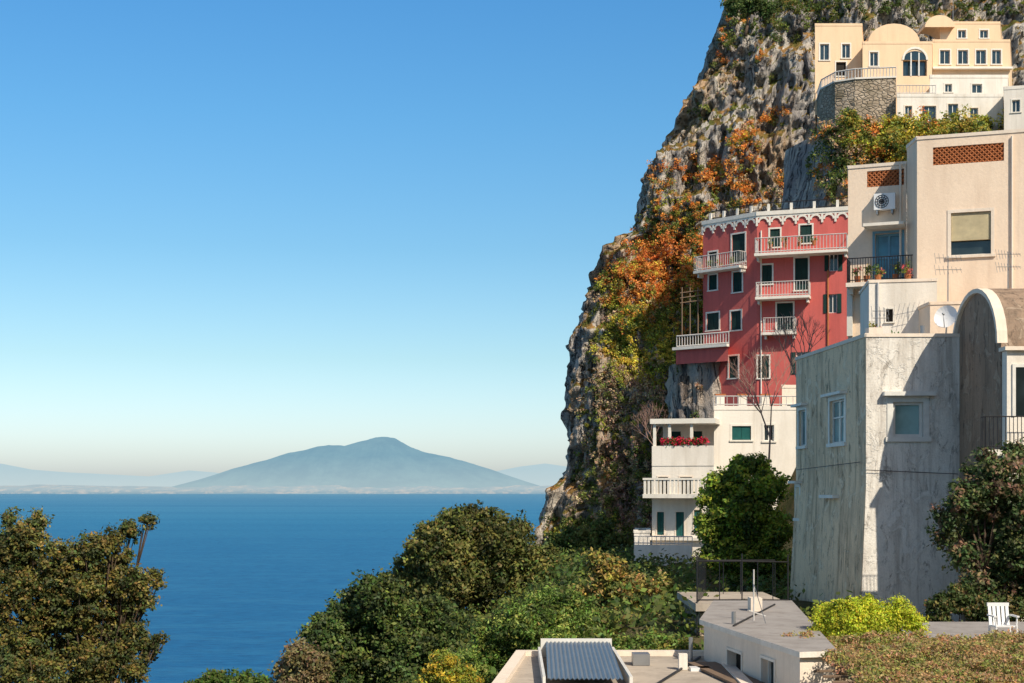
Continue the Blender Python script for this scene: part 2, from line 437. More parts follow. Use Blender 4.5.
# ================================================================= SEA, LAND, MOUNTAIN
def sea():
    m,nt,out=newmat('sea_water')
    a=noise(nt,pos(nt,(.4,1,1)),.13,8,.75)
    a2=noise(nt,pos(nt,(.3,1,1)),.02,6,.65)
    b=noise(nt,pos(nt,(.12,1,1)),.0022,6,.6)
    g=node(nt,'ShaderNodeNewGeometry'); y=node(nt,'ShaderNodeSeparateXYZ',{0:g.outputs['Position']}).outputs[1]
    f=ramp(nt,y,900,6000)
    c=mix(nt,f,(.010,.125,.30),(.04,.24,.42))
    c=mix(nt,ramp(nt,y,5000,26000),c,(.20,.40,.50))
    c=mix(nt,mul(nt,ramp(nt,b,.42,.6),.5),c,(.015,.15,.33))
    c=mix(nt,mul(nt,ramp(nt,a,.44,.60),.75),c,(.004,.07,.195))
    c=mix(nt,mul(nt,ramp(nt,a2,.48,.62),.35),c,(.035,.20,.37))
    p=princ(nt,out,c,.6,.2,0,bump(nt,a,.8,1.5))
    nx=[-60000,-8000,-2500,-800,-300,0,300,1200,4000,60000]; ny=[-3000,-200,100,400,1200,3000,8000,20000,60000]
    V=np.array([(x,y,0) for y in ny for x in nx],float)
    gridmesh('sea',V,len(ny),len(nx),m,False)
sea()
def mountain(name,prof,D,sig,mat,noise_amt=.12,nx=260,ny=60):
    xs=np.array([(p[0]-CX)/F*D for p in prof]); hs=np.array([(HY-p[1])/F*D+CZ for p in prof])
    X=np.linspace(xs[0],xs[-1],nx); Y=np.linspace(D-3.2*sig,D+3.2*sig,ny)
    XX,YY=np.meshgrid(X,Y); H=np.interp(XX,xs,hs)
    pts=np.stack([XX.ravel()/1100,YY.ravel()/2400,np.zeros(XX.size)],1)
    r=fbm(pts,6,.6,True).reshape(XX.shape)
    fall=np.exp(-((YY-D)/sig)**2)
    Z=H*fall*(1-noise_amt*2*(1-r)*np.clip(abs(YY-D)/sig,0.1,1))-6
    V=np.stack([XX.ravel(),YY.ravel(),Z.ravel()],1)
    return gridmesh(name,V,ny,nx,mat)
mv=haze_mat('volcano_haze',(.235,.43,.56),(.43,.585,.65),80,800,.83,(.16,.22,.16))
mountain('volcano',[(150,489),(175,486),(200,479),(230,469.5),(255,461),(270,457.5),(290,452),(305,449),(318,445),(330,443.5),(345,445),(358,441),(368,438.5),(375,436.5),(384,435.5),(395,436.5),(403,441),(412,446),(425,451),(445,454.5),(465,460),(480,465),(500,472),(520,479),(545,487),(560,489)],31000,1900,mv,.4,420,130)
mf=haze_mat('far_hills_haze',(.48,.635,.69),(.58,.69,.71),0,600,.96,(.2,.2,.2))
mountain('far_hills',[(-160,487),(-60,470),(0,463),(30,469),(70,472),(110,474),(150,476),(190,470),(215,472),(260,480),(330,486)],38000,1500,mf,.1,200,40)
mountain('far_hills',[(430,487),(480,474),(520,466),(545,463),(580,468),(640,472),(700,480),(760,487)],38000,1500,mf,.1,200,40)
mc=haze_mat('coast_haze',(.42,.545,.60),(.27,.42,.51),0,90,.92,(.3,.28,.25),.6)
def coast():
    X=np.linspace(-16000,9000,500); ys=[27000,27050,27400,28500,30000,40000,60000]
    V=[]
    for j,y in enumerate(ys):
        for x in X:
            n=float(np.sin(x/900)+np.sin(x/310+1)+.7*np.sin(x/97))*.45
            V.append((x,y+n*250,[-4,30,80,140,135,90,20][j]*(1+.25*n)))
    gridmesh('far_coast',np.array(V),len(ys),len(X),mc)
coast()
def terrain():
    xs=np.concatenate([np.linspace(-260,-40,60),np.linspace(-38,60,150),np.linspace(64,260,40)])
    ys=np.concatenate([np.linspace(-160,0,40),np.linspace(1.5,200,180),np.linspace(205,420,50)])
    XX,YY=np.meshgrid(xs,ys); H=height(XX,YY)
    p=np.stack([XX.ravel()/6,YY.ravel()/6,H.ravel()/6],1)
    H=H+(fbm(p,5).reshape(H.shape)-.5)*2.0*np.clip((YY-20)/30,.2,1)
    gridmesh('hillside_ground',np.stack([XX.ravel(),YY.ravel(),H.ravel()],1),len(ys),len(xs),M['soil'])
terrain()
def terr(v,n,s=.75):
    k=v*n; fl=np.floor(k); fr=k-fl; fr=np.clip((fr-.5)/(1-s)+.5,0,1)
    return (fl+fr)/n
CL={}
def cliff():
    prof=[(775,-60),(731,0),(716,45),(692,88),(676,130),(659,165),(645,200),(639,232),(614,252),(602,275),(590,310),(578,345),(573,400),(575,440),(571,470),(552,490),(544,512),(538,545),(520,600),(480,680),(380,900)]
    DR=174; TL=.33
    pz=[];px=[]
    for a,b in prof:
        k=(HY-b)/F; z=(CZ+k*(DR-TL*150))/(1-TL*k); pz.append(z); px.append((a-CX)/F*(DR+TL*(z-150)))
    pz=np.array(pz)[::-1]; px=np.array(px)[::-1]
    zs=np.linspace(72,214,470)
    tb=np.linspace(45,.6,36); tf=np.concatenate([np.linspace(0,45,290),np.linspace(45.5,100,110)])
    nc=len(tb)+len(tf); nr=len(zs)
    Z=np.repeat(zs[:,None],nc,1); XL=np.interp(Z,pz,px)
    T=np.concatenate([tb,tf])[None,:].repeat(nr,0); back=np.zeros((nr,nc),bool); back[:,:len(tb)]=True
    X=np.where(back,XL+.12*T,XL+T)
    D0=DR+TL*(Z-150)
    D=np.where(back,D0+1+T*1.3,D0+1-7*(1-np.exp(-T/3.5))-.08*T)
    st=lambda a,b,c:np.stack([X.ravel()/a,D.ravel()/b,Z.ravel()/c],1)
    w=(fbm(st(5,5,7),3).reshape(X.shape)-.5)*3
    q=np.stack([(X+w).ravel()/9,(D+w).ravel()/9,Z.ravel()/28],1); big=terr(fbm(q,3).reshape(X.shape),7,.6)-.5
    q=np.stack([(X+w).ravel()/3.2,(D+w).ravel()/3.2,(Z+w).ravel()/13],1); mid=terr(fbm(q,4,.5,True).reshape(X.shape),6,.65)-.6
    q=np.stack([X.ravel()/1.3,D.ravel()/1.3,(Z+w).ravel()/2.8],1); sm_=terr(fbm(q,4,.6,True).reshape(X.shape),4,.45)-.6
    led=terr(fbm(st(12,12,3.0),3).reshape(X.shape),6,.75)-.5
    disp=big*9+mid*9+sm_*2.4+led*3.0
    nxv=-.55*np.exp(-T/12)
    X=X+disp*nxv*.7; D=D-disp*np.where(back,.3,.85)
    V=np.stack([X.ravel(),D.ravel(),Z.ravel()],1)
    gridmesh('limestone_cliff',V,nr,nc,M['rock'],False)
    CL['V']=V[np.repeat(~back.ravel(),1)]
cliff()
def slope():
    nr,nc=60,130; V=[]
    for i in range(nr):
        for j in range(nc):
            s=j/(nc-1); r=i/(nr-1)
            x0=27.0-r*2.5; x=x0+s*38; z=163.2-r*16
            d=130.6-r*7+ (max(0,(x0+4-x))**1.6)*1.1
            V.append((x,d,z))
    V=np.array(V); n=fbm(V/3.0,5,.55,True)-.5; V[:,1]-=n*2.5
    gridmesh('villa_slope',V,nr,nc,M['rock'],False)
    return V
SV=slope()
ORG=(.82,.33,.075);RST=(.68,.23,.06);YG=(.44,.43,.06);DG=(.09,.13,.03);MG=(.21,.24,.055);TAN=(.58,.42,.25);PUR=(.36,.24,.19);YEL=(.72,.54,.08)
V=CL['V']; PX=CX+V[:,0]/V[:,1]*F; PY=HY-(V[:,2]-CZ)/V[:,1]*F
SX=CX+SV[:,0]/SV[:,1]*F; SY=HY-(SV[:,2]-CZ)/SV[:,1]*F
def shrubs():
    reg=[(668,268,50,36,[(ORG,7),(RST,3),(MG,1),(YG,1)],440),(700,300,40,55,[(ORG,3),(MG,2),(YG,2),(DG,1)],170),(665,236,34,14,[(DG,3),(MG,2),(ORG,1)],60),(635,296,34,34,[(ORG,3),(TAN,2),(MG,2),(YEL,1)],150),(612,285,14,24,[(ORG,2),(MG,2),(YG,2)],50),
     (700,172,34,14,[(ORG,3),(RST,2),(MG,1)],60),(745,160,16,36,[(ORG,4),(TAN,2),(YG,1)],60),(680,212,30,12,[(ORG,3),(DG,2),(YG,1)],60),(735,195,24,16,[(ORG,2),(MG,2),(TAN,1)],40),
     (640,345,38,36,[(YG,5),(MG,2),(YEL,4)],280),(615,320,18,32,[(MG,3),(YG,3),(DG,1)],80),(680,335,30,44,[(MG,3),(YG,2),(DG,2)],90),
     (640,415,42,58,[(TAN,5),(PUR,2),(MG,2),(YG,2)],340),(625,490,44,46,[(TAN,3),(PUR,2),(DG,1),(MG,4)],280),(603,545,60,26,[(DG,2),(MG,4),(YG,2)],200),(597,400,18,70,[(TAN,2),(MG,2),(YG,1)],70),(585,470,14,30,[(MG,2),(TAN,1)],30),
     (662,490,26,80,[(DG,2),(PUR,2),(MG,3)],110),
     (785,20,52,24,[(DG,4),(MG,3)],90),(738,12,18,18,[(ORG,2),(DG,3),(MG,3)],40),(722,50,12,18,[(RST,2),(MG,2)],20),(850,5,60,18,[(DG,5),(MG,2)],60),(960,5,70,22,[(DG,4),(MG,3)],70),
     (775,118,14,10,[(ORG,2),(TAN,1)],18),(800,190,34,16,[(DG,2),(TAN,2),(ORG,2)],50),(560,522,16,10,[(DG,2),(MG,1)],16),(700,235,16,30,[(MG,2),(DG,2),(ORG,1)],24),(760,60,8,8,[(MG,1),(ORG,1)],5),(700,110,8,10,[(MG,1)],5),(745,100,40,50,[(MG,2),(TAN,1)],26),(665,185,14,18,[(MG,2),(ORG,1)],14)]
    reg2=[(848,125,26,26,[(MG,3),(ORG,1),(TAN,2),(DG,1)],90),(900,140,60,26,[(MG,3),(YG,3),(YEL,2),(RST,1),(DG,1)],210),(840,165,30,40,[(DG,2),(ORG,1),(TAN,2),(MG,3)],130),(960,130,60,26,[(MG,2),(YG,3),(YEL,2)],110)]
    C=[];K=[];S=[]
    for VV,XX,YY,rg in((V,PX,PY,reg),(SV,SX,SY,reg2)):
        for cx,cy,rx,ry,pal,n in rg:
            s=np.where(((XX-cx)/rx)**2+((YY-cy)/ry)**2<rng.uniform(.5,1.3,len(XX)))[0]
            if not len(s): continue
            ids=rng.choice(s,n)
            w=np.array([p[1] for p in pal],float); w/=w.sum()
            for i in ids:
                base=np.array(pal[rng.choice(len(pal),p=w)][0])*(.65+.7*rng.random())
                R=.35+.65*rng.random()**1.5; c0=VV[i]+np.array([.05,-.75,.4])*R
                for k in range(4):
                    C.append(c0+rng.normal(size=3)*R*np.array([.5,.35,.4])); K.append(base*(.75+.5*rng.random())); S.append(R*.5)
    leafmesh('cliff_shrubs',np.array(C),np.array(K),.12,np.array(S),20,up=.45)
shrubs()
def undergrowth():
    n=1300; x=rng.uniform(-22,15,n); y=rng.uniform(40,135,n); z=height(x,y)+.4
    pal=np.array([(.06,.095,.025),(.12,.15,.04),(.09,.15,.035),(.18,.22,.05)]); k=pal[rng.integers(0,4,n)]
    leafmesh('hillside_undergrowth',np.stack([x,y,z],1),k,.13,.6+.8*rng.random(n),55,up=.4,flat=.7)
undergrowth()
# ================================================================= BUILDINGS
b=Building('weathered_house',(12,48,124))
A=bxy(866,48);B=(15.55,48);Lb=bxy(796,57)
fr=b.block([A,B,(15.55,57),Lb],123.5,zz(337,48),'grey','roof2',.12,{3:'greyside_bounce'},'creamtrim')
b.win(fr[0],893,402,923,437,'glass','frame',.2,.16,'paleglass',mull=0,hood=.14,fw=.1)
b.win(fr[3],830,400,845,443,'glass','frame',.16,.16,'paleglass',mull=1,hood=.1,tr=.6)
b.win(fr[3],799,410,806,446,'glass','frame',.14,.16,'paleglass',mull=0,hood=.1)
b.win(fr[3],828,502,838,535,'glass','frame',.14,.16,'paleglass',mull=1,hood=.12)
b.win(fr[3],794,487,800,518,'glass','frame',.14,.16,'glass',mull=0,hood=.1)
t=b.p('pipes')
t.tube(P(866,470,47.9),P(958,474,47.9),.012,.012,'iron',4)
t.tube(P(800,470,56)-Vector((.2,0,0)),P(862,462,48.2)-Vector((.06,0,0)),.012,.012,'iron',4)
t.tube((A[0]+2.2,49,zz(337,48)),(A[0]+2.2,49,zz(337,48)+.5),.08,.08,'steel',8)
t.box(A[0]+.6,A[0]+1.1,50,50.5,zz(337,48),zz(337,48)+.55,'creamtrim')
q=b.p('buttress')
q.hexa([(A[0]-.35,47.75,123),(15.5,47.75,123),(15.5,48.02,123),(A[0]-.02,48.02,123),(A[0]-.003,47.99,130),(15.5,47.99,130),(15.5,48.02,130),(A[0]-.0,48.02,130)],'grey')
q.hexa([(A[0]-.36,47.76,123),(A[0],48.1,123),(Lb[0],57,123),(Lb[0]-.4,57,123),(A[0]-.012,48.0,130),(A[0]+.05,48.1,130),(Lb[0]+.03,57,130),(Lb[0]-.012,57,130)],'greyside_bounce')
b.finish()
# ---- brown vaulted house
b=Building('vaulted_brown_house',(16,46,124))
zt=134.45; Y0=43.9; Y1=48.55
fr=b.block([(15.1,Y0),(21,Y0-.2),(21,Y1),(15.1,Y1)],123,zt,'brown','roof2',0)
q=b.p('vault'); n=16; yc=(Y0+Y1)/2; R=(Y1-Y0)/2
cap=[]
for i in range(n+1):
    a=math.pi*i/n; cap.append((yc-R*math.cos(a),zt+R*.85*math.sin(a)))
for (y0,z0),(y1,z1) in zip(cap[:-1],cap[1:]):
    q.face([(14.98,y0,z0),(15.3,y0,z0),(15.3,y1,z1),(14.98,y1,z1)],'creamtrim')
    q.face([(15.3,y0,z0),(21,y0,z0),(21,y1,z1),(15.3,y1,z1)],'brown')
    i0=(yc+(y0-yc)*.94,zt+(z0-zt)*.93);i1=(yc+(y1-yc)*.94,zt+(z1-zt)*.93)
    q.face([(14.98,y0,z0),(14.98,y1,z1),(14.98,)+i1,(14.98,)+i0],'creamtrim')
    q.face([(14.98,)+i0,(14.98,)+i1,(15.1,)+i1,(15.1,)+i0],'creamtrim')
q.face([(15.1,yc+(y-yc)*.94,zt+(z-zt)*.93) for y,z in cap],'brown')
b.p('white_bay').box(15.12,21,Y0-.45,Y0-.02,124,zz(352,Y0),'white')
b.p('white_bay').box(15.02,21.1,Y0-.6,Y0-.0,zz(352,Y0)+.003,zz(352,Y0)+.12,'creamtrim')
f0=Fr((15.12,Y0-.45),(21,Y0-.451))
t=b.p('window_frames'); a0,a1,c0,c1=f0.r(1012,364,1050,416)
t.fbox(f0,a0,a0+.1,c0,c1,.002,.05,'frame'); t.fbox(f0,a1-.1,a1,c0,c1,.002,.05,'frame'); t.fbox(f0,a0+.1,a1-.1,c1-.1,c1,.002,.048,'frame'); t.fbox(f0,a0+.1,a1-.1,c0,c1-.1,.002,.02,'glass')
b.balcony(f0,-.85,f0.L-.5,zz(450,Y0-.4),.5,1.0,'iron','whitetrim',.12,.012)
b.finish()
# ---- cream apartment house
b=Building('cream_apartment_house',(17,60,130))
A=bxy(917,60);B=bxy(1080,58)
f1=b.block([A,B,(B[0],66),bxy(917,67),bxy(907,61.6)],128,zz(140,60),'cream','roof',.14,{},'creamtrim')
b.win(f1[0],951,212,991,255,'half','creamtrim',.14,.25,'glass',shut='beigeshut')
u0,u1,z0,z1=f1[0].r(933,145,1004,163); f1[0].ops.append((u0,u1,z0,z1,.3)); lattice(b.p('lattice'),f1[0],u0,u1,z0,z1,.2,.035,-.05,'terracotta')
b.p('lattice').face([f1[0].pt(u0,z0,-.3),f1[0].pt(u1,z0,-.3),f1[0].pt(u1,z1,-.3),f1[0].pt(u0,z1,-.3)],'terracotta')
C=bxy(848,62.6);D=bxy(906.5,61.7)
f2=b.block([C,D,bxy(906.5,67),bxy(850,67)],128,zz(166,62),'cream','roof',.14,{},'creamtrim')
u0,u1,z0,z1=f2[0].r(867,170,904,186); f2[0].ops.append((u0,u1,z0,z1,.3)); lattice(b.p('lattice'),f2[0],u0,u1,z0,z1,.2,.035,-.05,'terracotta')
b.p('lattice').face([f2[0].pt(u0,z0,-.3),f2[0].pt(u1,z0,-.3),f2[0].pt(u1,z1,-.3),f2[0].pt(u0,z1,-.3)],'terracotta')
b.win(f2[0],875,233,902,281,'glass','bluefr',.1,.3,'blueglass','bluefr',mull=1,fw=.1,tr=.5)
u=f2[0]; b.p('trim').fbox(u,u.u(866),u.u(906),zz(229,62),zz(226,62),0.003,1.0,'whitetrim')
b.p('trim').fbox(u,u.u(847.5),u.u(853),zz(335,62),zz(283,62),.003,.2,'whitetrim')
b.balcony(u,u.u(849),u.L+.45,zz(284,62),1.0,1.05,'iron','creamtrim',.11,.014)
t=b.p('air_conditioner'); a0,a1,c0,c1=u.r(875,195,896,211)
t.fbox(u,a0,a1,c0,c1,.1,.42,'plastic'); uc=a0+(a1-a0)*.38; zc=(c0+c1)/2
for k in range(12):
    a=2*math.pi*k/12
    t.tube(u.pt(uc,zc,.43),u.pt(uc+.27*math.cos(a),zc+.27*math.sin(a),.43),.012,.012,'iron',4)
for rr in(.1,.19,.28):
    for k in range(16):
        a=2*math.pi*k/16;c=2*math.pi*(k+1)/16
        t.tube(u.pt(uc+rr*math.cos(a),zc+rr*math.sin(a),.435),u.pt(uc+rr*math.cos(c),zc+rr*math.sin(c),.435),.014,.014,'iron',4)
t.fbox(u,a0+.1,a0+.16,c0-.18,c0-.003,.0,.4,'steel'); t.fbox(u,a1-.16,a1-.1,c0-.18,c0-.003,.0,.4,'steel')
t=b.p('pipes')
t.tube(u.pt(u.L-.25,144,.07),u.pt(u.L-.25,131,.07),.05,.05,'creamtrim',6)
t.tube(f1[0].pt(f1[0].u(1012),144.5,.07),f1[0].pt(f1[0].u(1012),130,.07),.045,.045,'creamtrim',6)
t.tube(f1[0].pt(.4,134.2,.06),f1[0].pt(5.5,134.4,.06),.015,.015,'iron',4)
A=bxy(869,57.5);B=bxy(937,57)
f3=b.block([A,B,(B[0],59.8),(A[0]+.5,61)],128,zz(283,57.5),'white','roof',.12,{},'creamtrim')
t.tube(f3[0].pt(.35,130,.06),f3[0].pt(.35,zz(283,57.5),.06),.05,.05,'whiteiron',6)
b.win(f3[0],886,309,893,322,'dark','whitetrim',.06,.15)
A=bxy(930,55.6);B=bxy(1080,54.5)
f4=b.block([A,B,(B[0],57.6),(A[0],57.8)],128,zz(303,55),'cream','roof',.12)
b.finish()
def pots():
    C=[];K=[];pals=[(.09,.16,.04),(.16,.22,.05),(.6,.12,.12),(.3,.3,.06)]
    e=empty('potted_plants',(15,62,138)); q=MB()
    spots=[u.pt(x,zz(284,62)+.3,.7) for x in(.5,.9,2.1)]+[(16.0,50.5,135.5),(13.0,50.8,135.45),(14.5,54,135.4),(15.0,58.3,138.7),(16.2,58.2,138.7)]
    spots+=[(18.0+.9*i,99.0-.53*i*.9,146.9) for i in range(4)]+[(14.2+.7*i,102.6-.65*i,145.9) for i in range(3)]
    for s_ in spots:
        s_=Vector(s_); q.tube(s_-Vector((0,0,.3)),s_,.11,.15,'terracotta',8)
        for k in range(5): C.append(tuple(s_+Vector((random.uniform(-.15,.15),random.uniform(-.15,.15),random.uniform(.08,.4))))); K.append(pals[rng.integers(0,4)])
    q.make('pots',e,(15,62,138)); leafmesh('plants',np.array(C),np.array(K),.05,.16,30,e,(15,62,138))
pots()
# ---- red house
b=Building('red_house',(18,100,134))
A=bxy(757,100);B=bxy(849,98);Lf=bxy(703,103.5)
zt=zz(216,100)
fr=b.block([A,B,bxy(849,111),bxy(706,113),Lf],124,zt,'red','roof',.0)
f,l=fr[0],fr[4]
for F_ in (f,l):
    tr=b.p('trim'); tr.fbox(F_,-.05,F_.L+.05,zt+.003,zt+.28,-.3,.12 if F_ is f else .115,'whitetrim')
    nA=int(F_.L/.85)
    for i in range(nA):
        uc=(i+.5)*F_.L/nA; arch(tr,F_,uc,zt-.50,.27,.13,.01,.10,'whitetrim',8)
        tr.fbox(F_,uc-F_.L/nA/2-.07,uc-F_.L/nA/2+.07,zt-.72,zt-.13,.0,.09,'whitetrim')
    tr.fbox(F_,0.02,F_.L,zt-.14,zt-.001,.002,.06,'whitetrim')
    for i in range(4):
        uu=F_.L*(i+.5)/4; b.p('roof_posts').fbox(F_,uu-.09,uu+.09,zt+.282,zt+.8,-.25,-.07,'whitetrim')
b.rail([l.pt(0,zt+.3,-.15),l.pt(l.L-.1,zt+.3,-.15)],.6,.5,.02,'iron')
b.rail([f.pt(0.1,zt+.3,-.15),f.pt(f.L,zt+.3,-.15)],.6,.5,.02,'iron')
b.p('stair_house').box(18.6,21.5,104,107,zt,zt+1.0,'red'); b.p('stair_house').box(18.5,21.6,103.9,107.1,zt+1.003,zt+1.12,'whitetrim')
W=dict(trim='whitetrim',tw=.11,depth=.22,shut='green')
for r in [(732,234,745,262),(733,272,742,292),(731,311,741,330),(729,356,738,378),(707,313,719,330),(709,252,717,268),(709,275,717,290)]: b.win(l,*r,style='shut',**W)
for r in [(762,265,772,284),(795,258,808,290),(758,356,769,378),(777,303,793,331),(770,229,780,247),(800,225,812,243)]: b.win(f,*r,style='shut',**W)
for r in [(829,252,838,271),(828,294,837,313),(796,352,806,374)]: b.win(f,*r,style='open',**W)
b.balcony(l,l.u(701),l.u(747),zz(268,101.5),.9,1.,'whiteiron','whitetrim',.2,.02)
b.balcony(f,f.u(757),f.L,zz(254,99),1.3,1.05,'whiteiron','whitetrim',.22,.022)
b.balcony(f,f.u(757.5),f.u(811),zz(298,99.5),1.1,1.,'whiteiron','whitetrim',.2,.02)
b.balcony(f,f.u(764),f.u(797),zz(333,99.5),.8,1.,'whiteiron','whitetrim',.16,.015)
tr=b.p('pipes'); tr.tube(f.pt(.3,132,.08),f.pt(.3,148,.08),.05,.05,'whitetrim',6); tr.tube(f.pt(4.9,132,.08),f.pt(4.9,145,.08),.06,.06,'terracotta',6)
A=bxy(676,103);B=bxy(728,100.2)
f5=b.block([A,B,bxy(728,104),bxy(680,108)],zz(362,101),zz(345,101),'red','roof',.0)
b.rail([f5[0].pt(0,zz(345,101),-.1),f5[0].pt(f5[0].L,zz(345,101),-.1)],.85,.22,.03,'whiteiron')
b.p('trim').fbox(f5[0],-.1,f5[0].L+.1,zz(345,101)-.2,zz(345,101)-.003,.002,.35,'whitetrim')
for k in range(3):
    p=P(682+k*8,345,103.5); b.p('pergola').tube(p,p+Vector((0,0,4.2)),.05,.05,'wood',5)
for k in range(3): b.p('pergola').tube(P(680,303-k*5,103.5),P(702,300-k*5,103.3),.04,.04,'wood',5)
b.finish()
def spur():
    nr,nc=70,80; V=[]
    for i in range(nr):
        for j in range(nc):
            r=i/(nr-1); s=j/(nc-1); ang=math.pi*(1.2-1.3*s)
            z=139.0-r*18; R=1+.35*r
            V.append((14.0+2.3*R*math.cos(ang),105.5-3.4*R*math.sin(ang),z))
    V=np.array(V); n=terr(fbm(V/np.array([2.2,2.2,3.2]),5,.55,True),6,.5)-.5; c=V[:,:2]-np.array([14.0,106]); c/=np.linalg.norm(c,axis=1,keepdims=True)+1e-6
    V[:,:2]+=c*(n*1.6)[:,None]-c*.5
    gridmesh('rock_outcrop',V,nr,nc,M['rock'],False); return V
RV=spur()
s=RV[(RV[:,1]<105)]; ids=rng.integers(0,len(s),45)
leafmesh('outcrop_shrubs',s[ids]+np.array([0,-.2,.1]),np.array([(.14,.17,.04),(.4,.27,.14),(.09,.13,.03)])[rng.integers(0,3,45)],.1,.4,50)
# ---- white terraced house
b=Building('white_terraced_house',(13,88,123))
g=b.block([bxy(714,87),bxy(800,87),bxy(800,94),bxy(716,94)],119,zz(410,87),'white','roof',.25)
b.win(g[0],732,426,751,440,'shut','whitetrim',.12,.2,shut='bluegreen'); b.win(g[0],764,425,774,441,'glass')
b.win(g[0],735,480,748,500,'shut')
h=b.block([bxy(652,86),bxy(714,85),bxy(714,93),bxy(655,93)],117,zz(466,86),'white','roof',.0)
for r in [(657,512,664,535),(676,512,684,536),(694,510,702,532),(657,545,664,560),(677,546,684,562)]: b.win(h[0],*r,style='shut',trim='creamtrim',tw=.08,shut='bluegreen')
b.win(h[0],658,477,668,494,'dark','creamtrim',.08); b.win(h[0],680,477,692,494,'dark','creamtrim',.08)
t=b.p('terraces')
hf=h[0]
t.fbox(hf,0.0,hf.L,zz(466,86)+.003,zz(446,86),-.2,.04,'white')
t.fbox(hf,-.3,hf.L-.6,zz(498,85),zz(494,85),.003,1.5,'whitetrim')
for i in range(15):
    uu=-.25+i*(hf.L-.45)/14
    t.fbox(hf,uu,uu+.14,zz(494,85)+.002,zz(480,85),1.35,1.45,'whitetrim')
t.fbox(hf,-.3,hf.L-.6,zz(480,85),zz(478,85),1.3,1.5,'whitetrim')
t.fbox(hf,-.1,hf.L+.1,zz(424,86),zz(419,86),-5,.15,'whitetrim')
for px in (653,668,690):
    uu=hf.u(px); t.fbox(hf,uu,uu+.17,zz(446,86)+.002,zz(424,86)-.002,-.18,-.02,'whitetrim')
t.fbox(hf,.2,hf.L,zz(466,86)+.004,zz(424,86)-.003,-3.0,-2.8,'creamtrim')
for px in(662,684):
    uu=hf.u(px); t.fbox(hf,uu,uu+.7,zz(464,86),zz(430,86),-2.797,-2.77,'green')
t.fbox(hf,-.12,hf.L-.1,zz(540,86),zz(537,86),.003,.3,'whitetrim')
k=b.block([bxy(634,83.5),bxy(692,82.5),bxy(692,86),bxy(636,86)],115,zz(560,83),'white','roof',.0)
t.fbox(k[0],0,k[0].L,zz(560,83)+.003,zz(545,83),-.18,.03,'white')
b.rail([k[0].pt(0,zz(545,83),-.08),k[0].pt(k[0].L,zz(545,83),-.08)],.5,.25,.02,'whiteiron')
k2=b.block([bxy(634,85),bxy(650,85),bxy(650,90),bxy(636,90)],115,zz(533,85),'white','roof',.15)
k3=b.block([bxy(782,91),bxy(812,91),bxy(812,96),bxy(784,96)],119,zz(388,91),'creamtrim','roof',.2)
b.win(k3[0],787,405,796,425,'shut','whitetrim',.1)
b.win(k[0],650,563,657,574,'dark','creamtrim',.07); b.win(k[0],670,563,677,574,'dark','creamtrim',.07)
b.rail([g[0].pt(0,zz(410,87)+.25,-.1),g[0].pt(g[0].L,zz(410,87)+.25,-.1)],.6,.4,.02,'whiteiron')
for px in(720,742,765):
    c=P(px,410,90); b.p('chimneys').box(c.x-.25,c.x+.25,c.y-.25,c.y+.25,c.z,c.z+.9,'white'); b.p('chimneys').box(c.x-.33,c.x+.33,c.y-.33,c.y+.33,c.z+.903,c.z+1.,'terracotta')
b.finish()
n=70; us=rng.uniform(.6,hf.L-.5,n); C=np.array([hf.pt(x,zz(444,86)+rng.uniform(0,.25),.0) for x in us])
K=np.array([(.7,.03,.08) if rng.random()<.6 else (.08,.15,.03) for _ in range(n)])
leafmesh('geranium_flowers',C,K,.07,.18,22)
# ---- villas on top
b=Building('peach_villa',(45,140,165))
def blk(px0,px1,y0,y1,d,mat,dep=9,par=.25):
    return b.block([bxy(px0,d),bxy(px1,d),bxy(px1+2,d+dep),bxy(px0+2,d+dep)],zz(y1,d),zz(y0,d),mat,'roof',par)
v=blk(815,862,26,115,140,'peach'); b.win(v[0],820,44,829,60,'glass','whitetrim',.12); b.win(v[0],842,44,850,58,'glass','whitetrim',.12); b.win(v[0],836,62,846,76,'dark','whitetrim',.12)
v=blk(862.5,932,44,115,138,'peach',11)
b.win(v[0],870,52,878,66,style='glass')
u0,u1,z0,z1=v[0].r(903,60,927,76); v[0].ops.append((u0,u1,z0,z1,.4))
b.p('window_panes').face([v[0].pt(u0,z0,-.4),v[0].pt(u1,z0,-.4),v[0].pt(u1,z1,-.4),v[0].pt(u0,z1,-.4)],'glass')
R=(u1-u0)/2; uc=(u0+u1)/2
b.p('window_panes').face([v[0].pt(uc+R*math.cos(a*math.pi/10),z1+R*.75*math.sin(a*math.pi/10),.01) for a in range(11)],'glass')
arch(b.p('trim'),v[0],uc,z1,R*.92,.2,.0,.08,'whitetrim',10)
for kk in (.33,.66): b.p('window_frames').fbox(v[0],u0+(u1-u0)*kk-.06,u0+(u1-u0)*kk+.06,z0,z1+R*.6,-.1,.06,'frame')
q=b.p('vault')
def vault(px0,px1,ybase,d,dep,rise,mat):
    x0,x1=bxy(px0,d)[0],bxy(px1,d)[0]; zb=zz(ybase,d); n=12; c=[]
    for i in range(n+1):
        a=math.pi*i/n; c.append(((x0+x1)/2-(x1-x0)/2*math.cos(a),zb+rise*math.sin(a)))
    for (xa,za),(xb,zb2) in zip(c[:-1],c[1:]): q.face([(xa,d,za),(xb,d,zb2),(xb,d+dep,zb2),(xa,d+dep,za)],mat)
    q.face([(x,d,z) for x,z in c],mat)
vault(868,920,43,138.6,9,1.9,'peach')
v=blk(932.5,1010,42,120,139,'peach',10)
for r in [(940,50,950,64),(958,50,968,64),(976,50,986,64),(992,50,1001,64)]: b.win(v[0],*r,style='glass',trim='whitetrim',tw=.12)
b.p('trim').fbox(v[0],-.1,v[0].L+.1,zz(70,139),zz(68,139),.003,.5,'whitetrim')
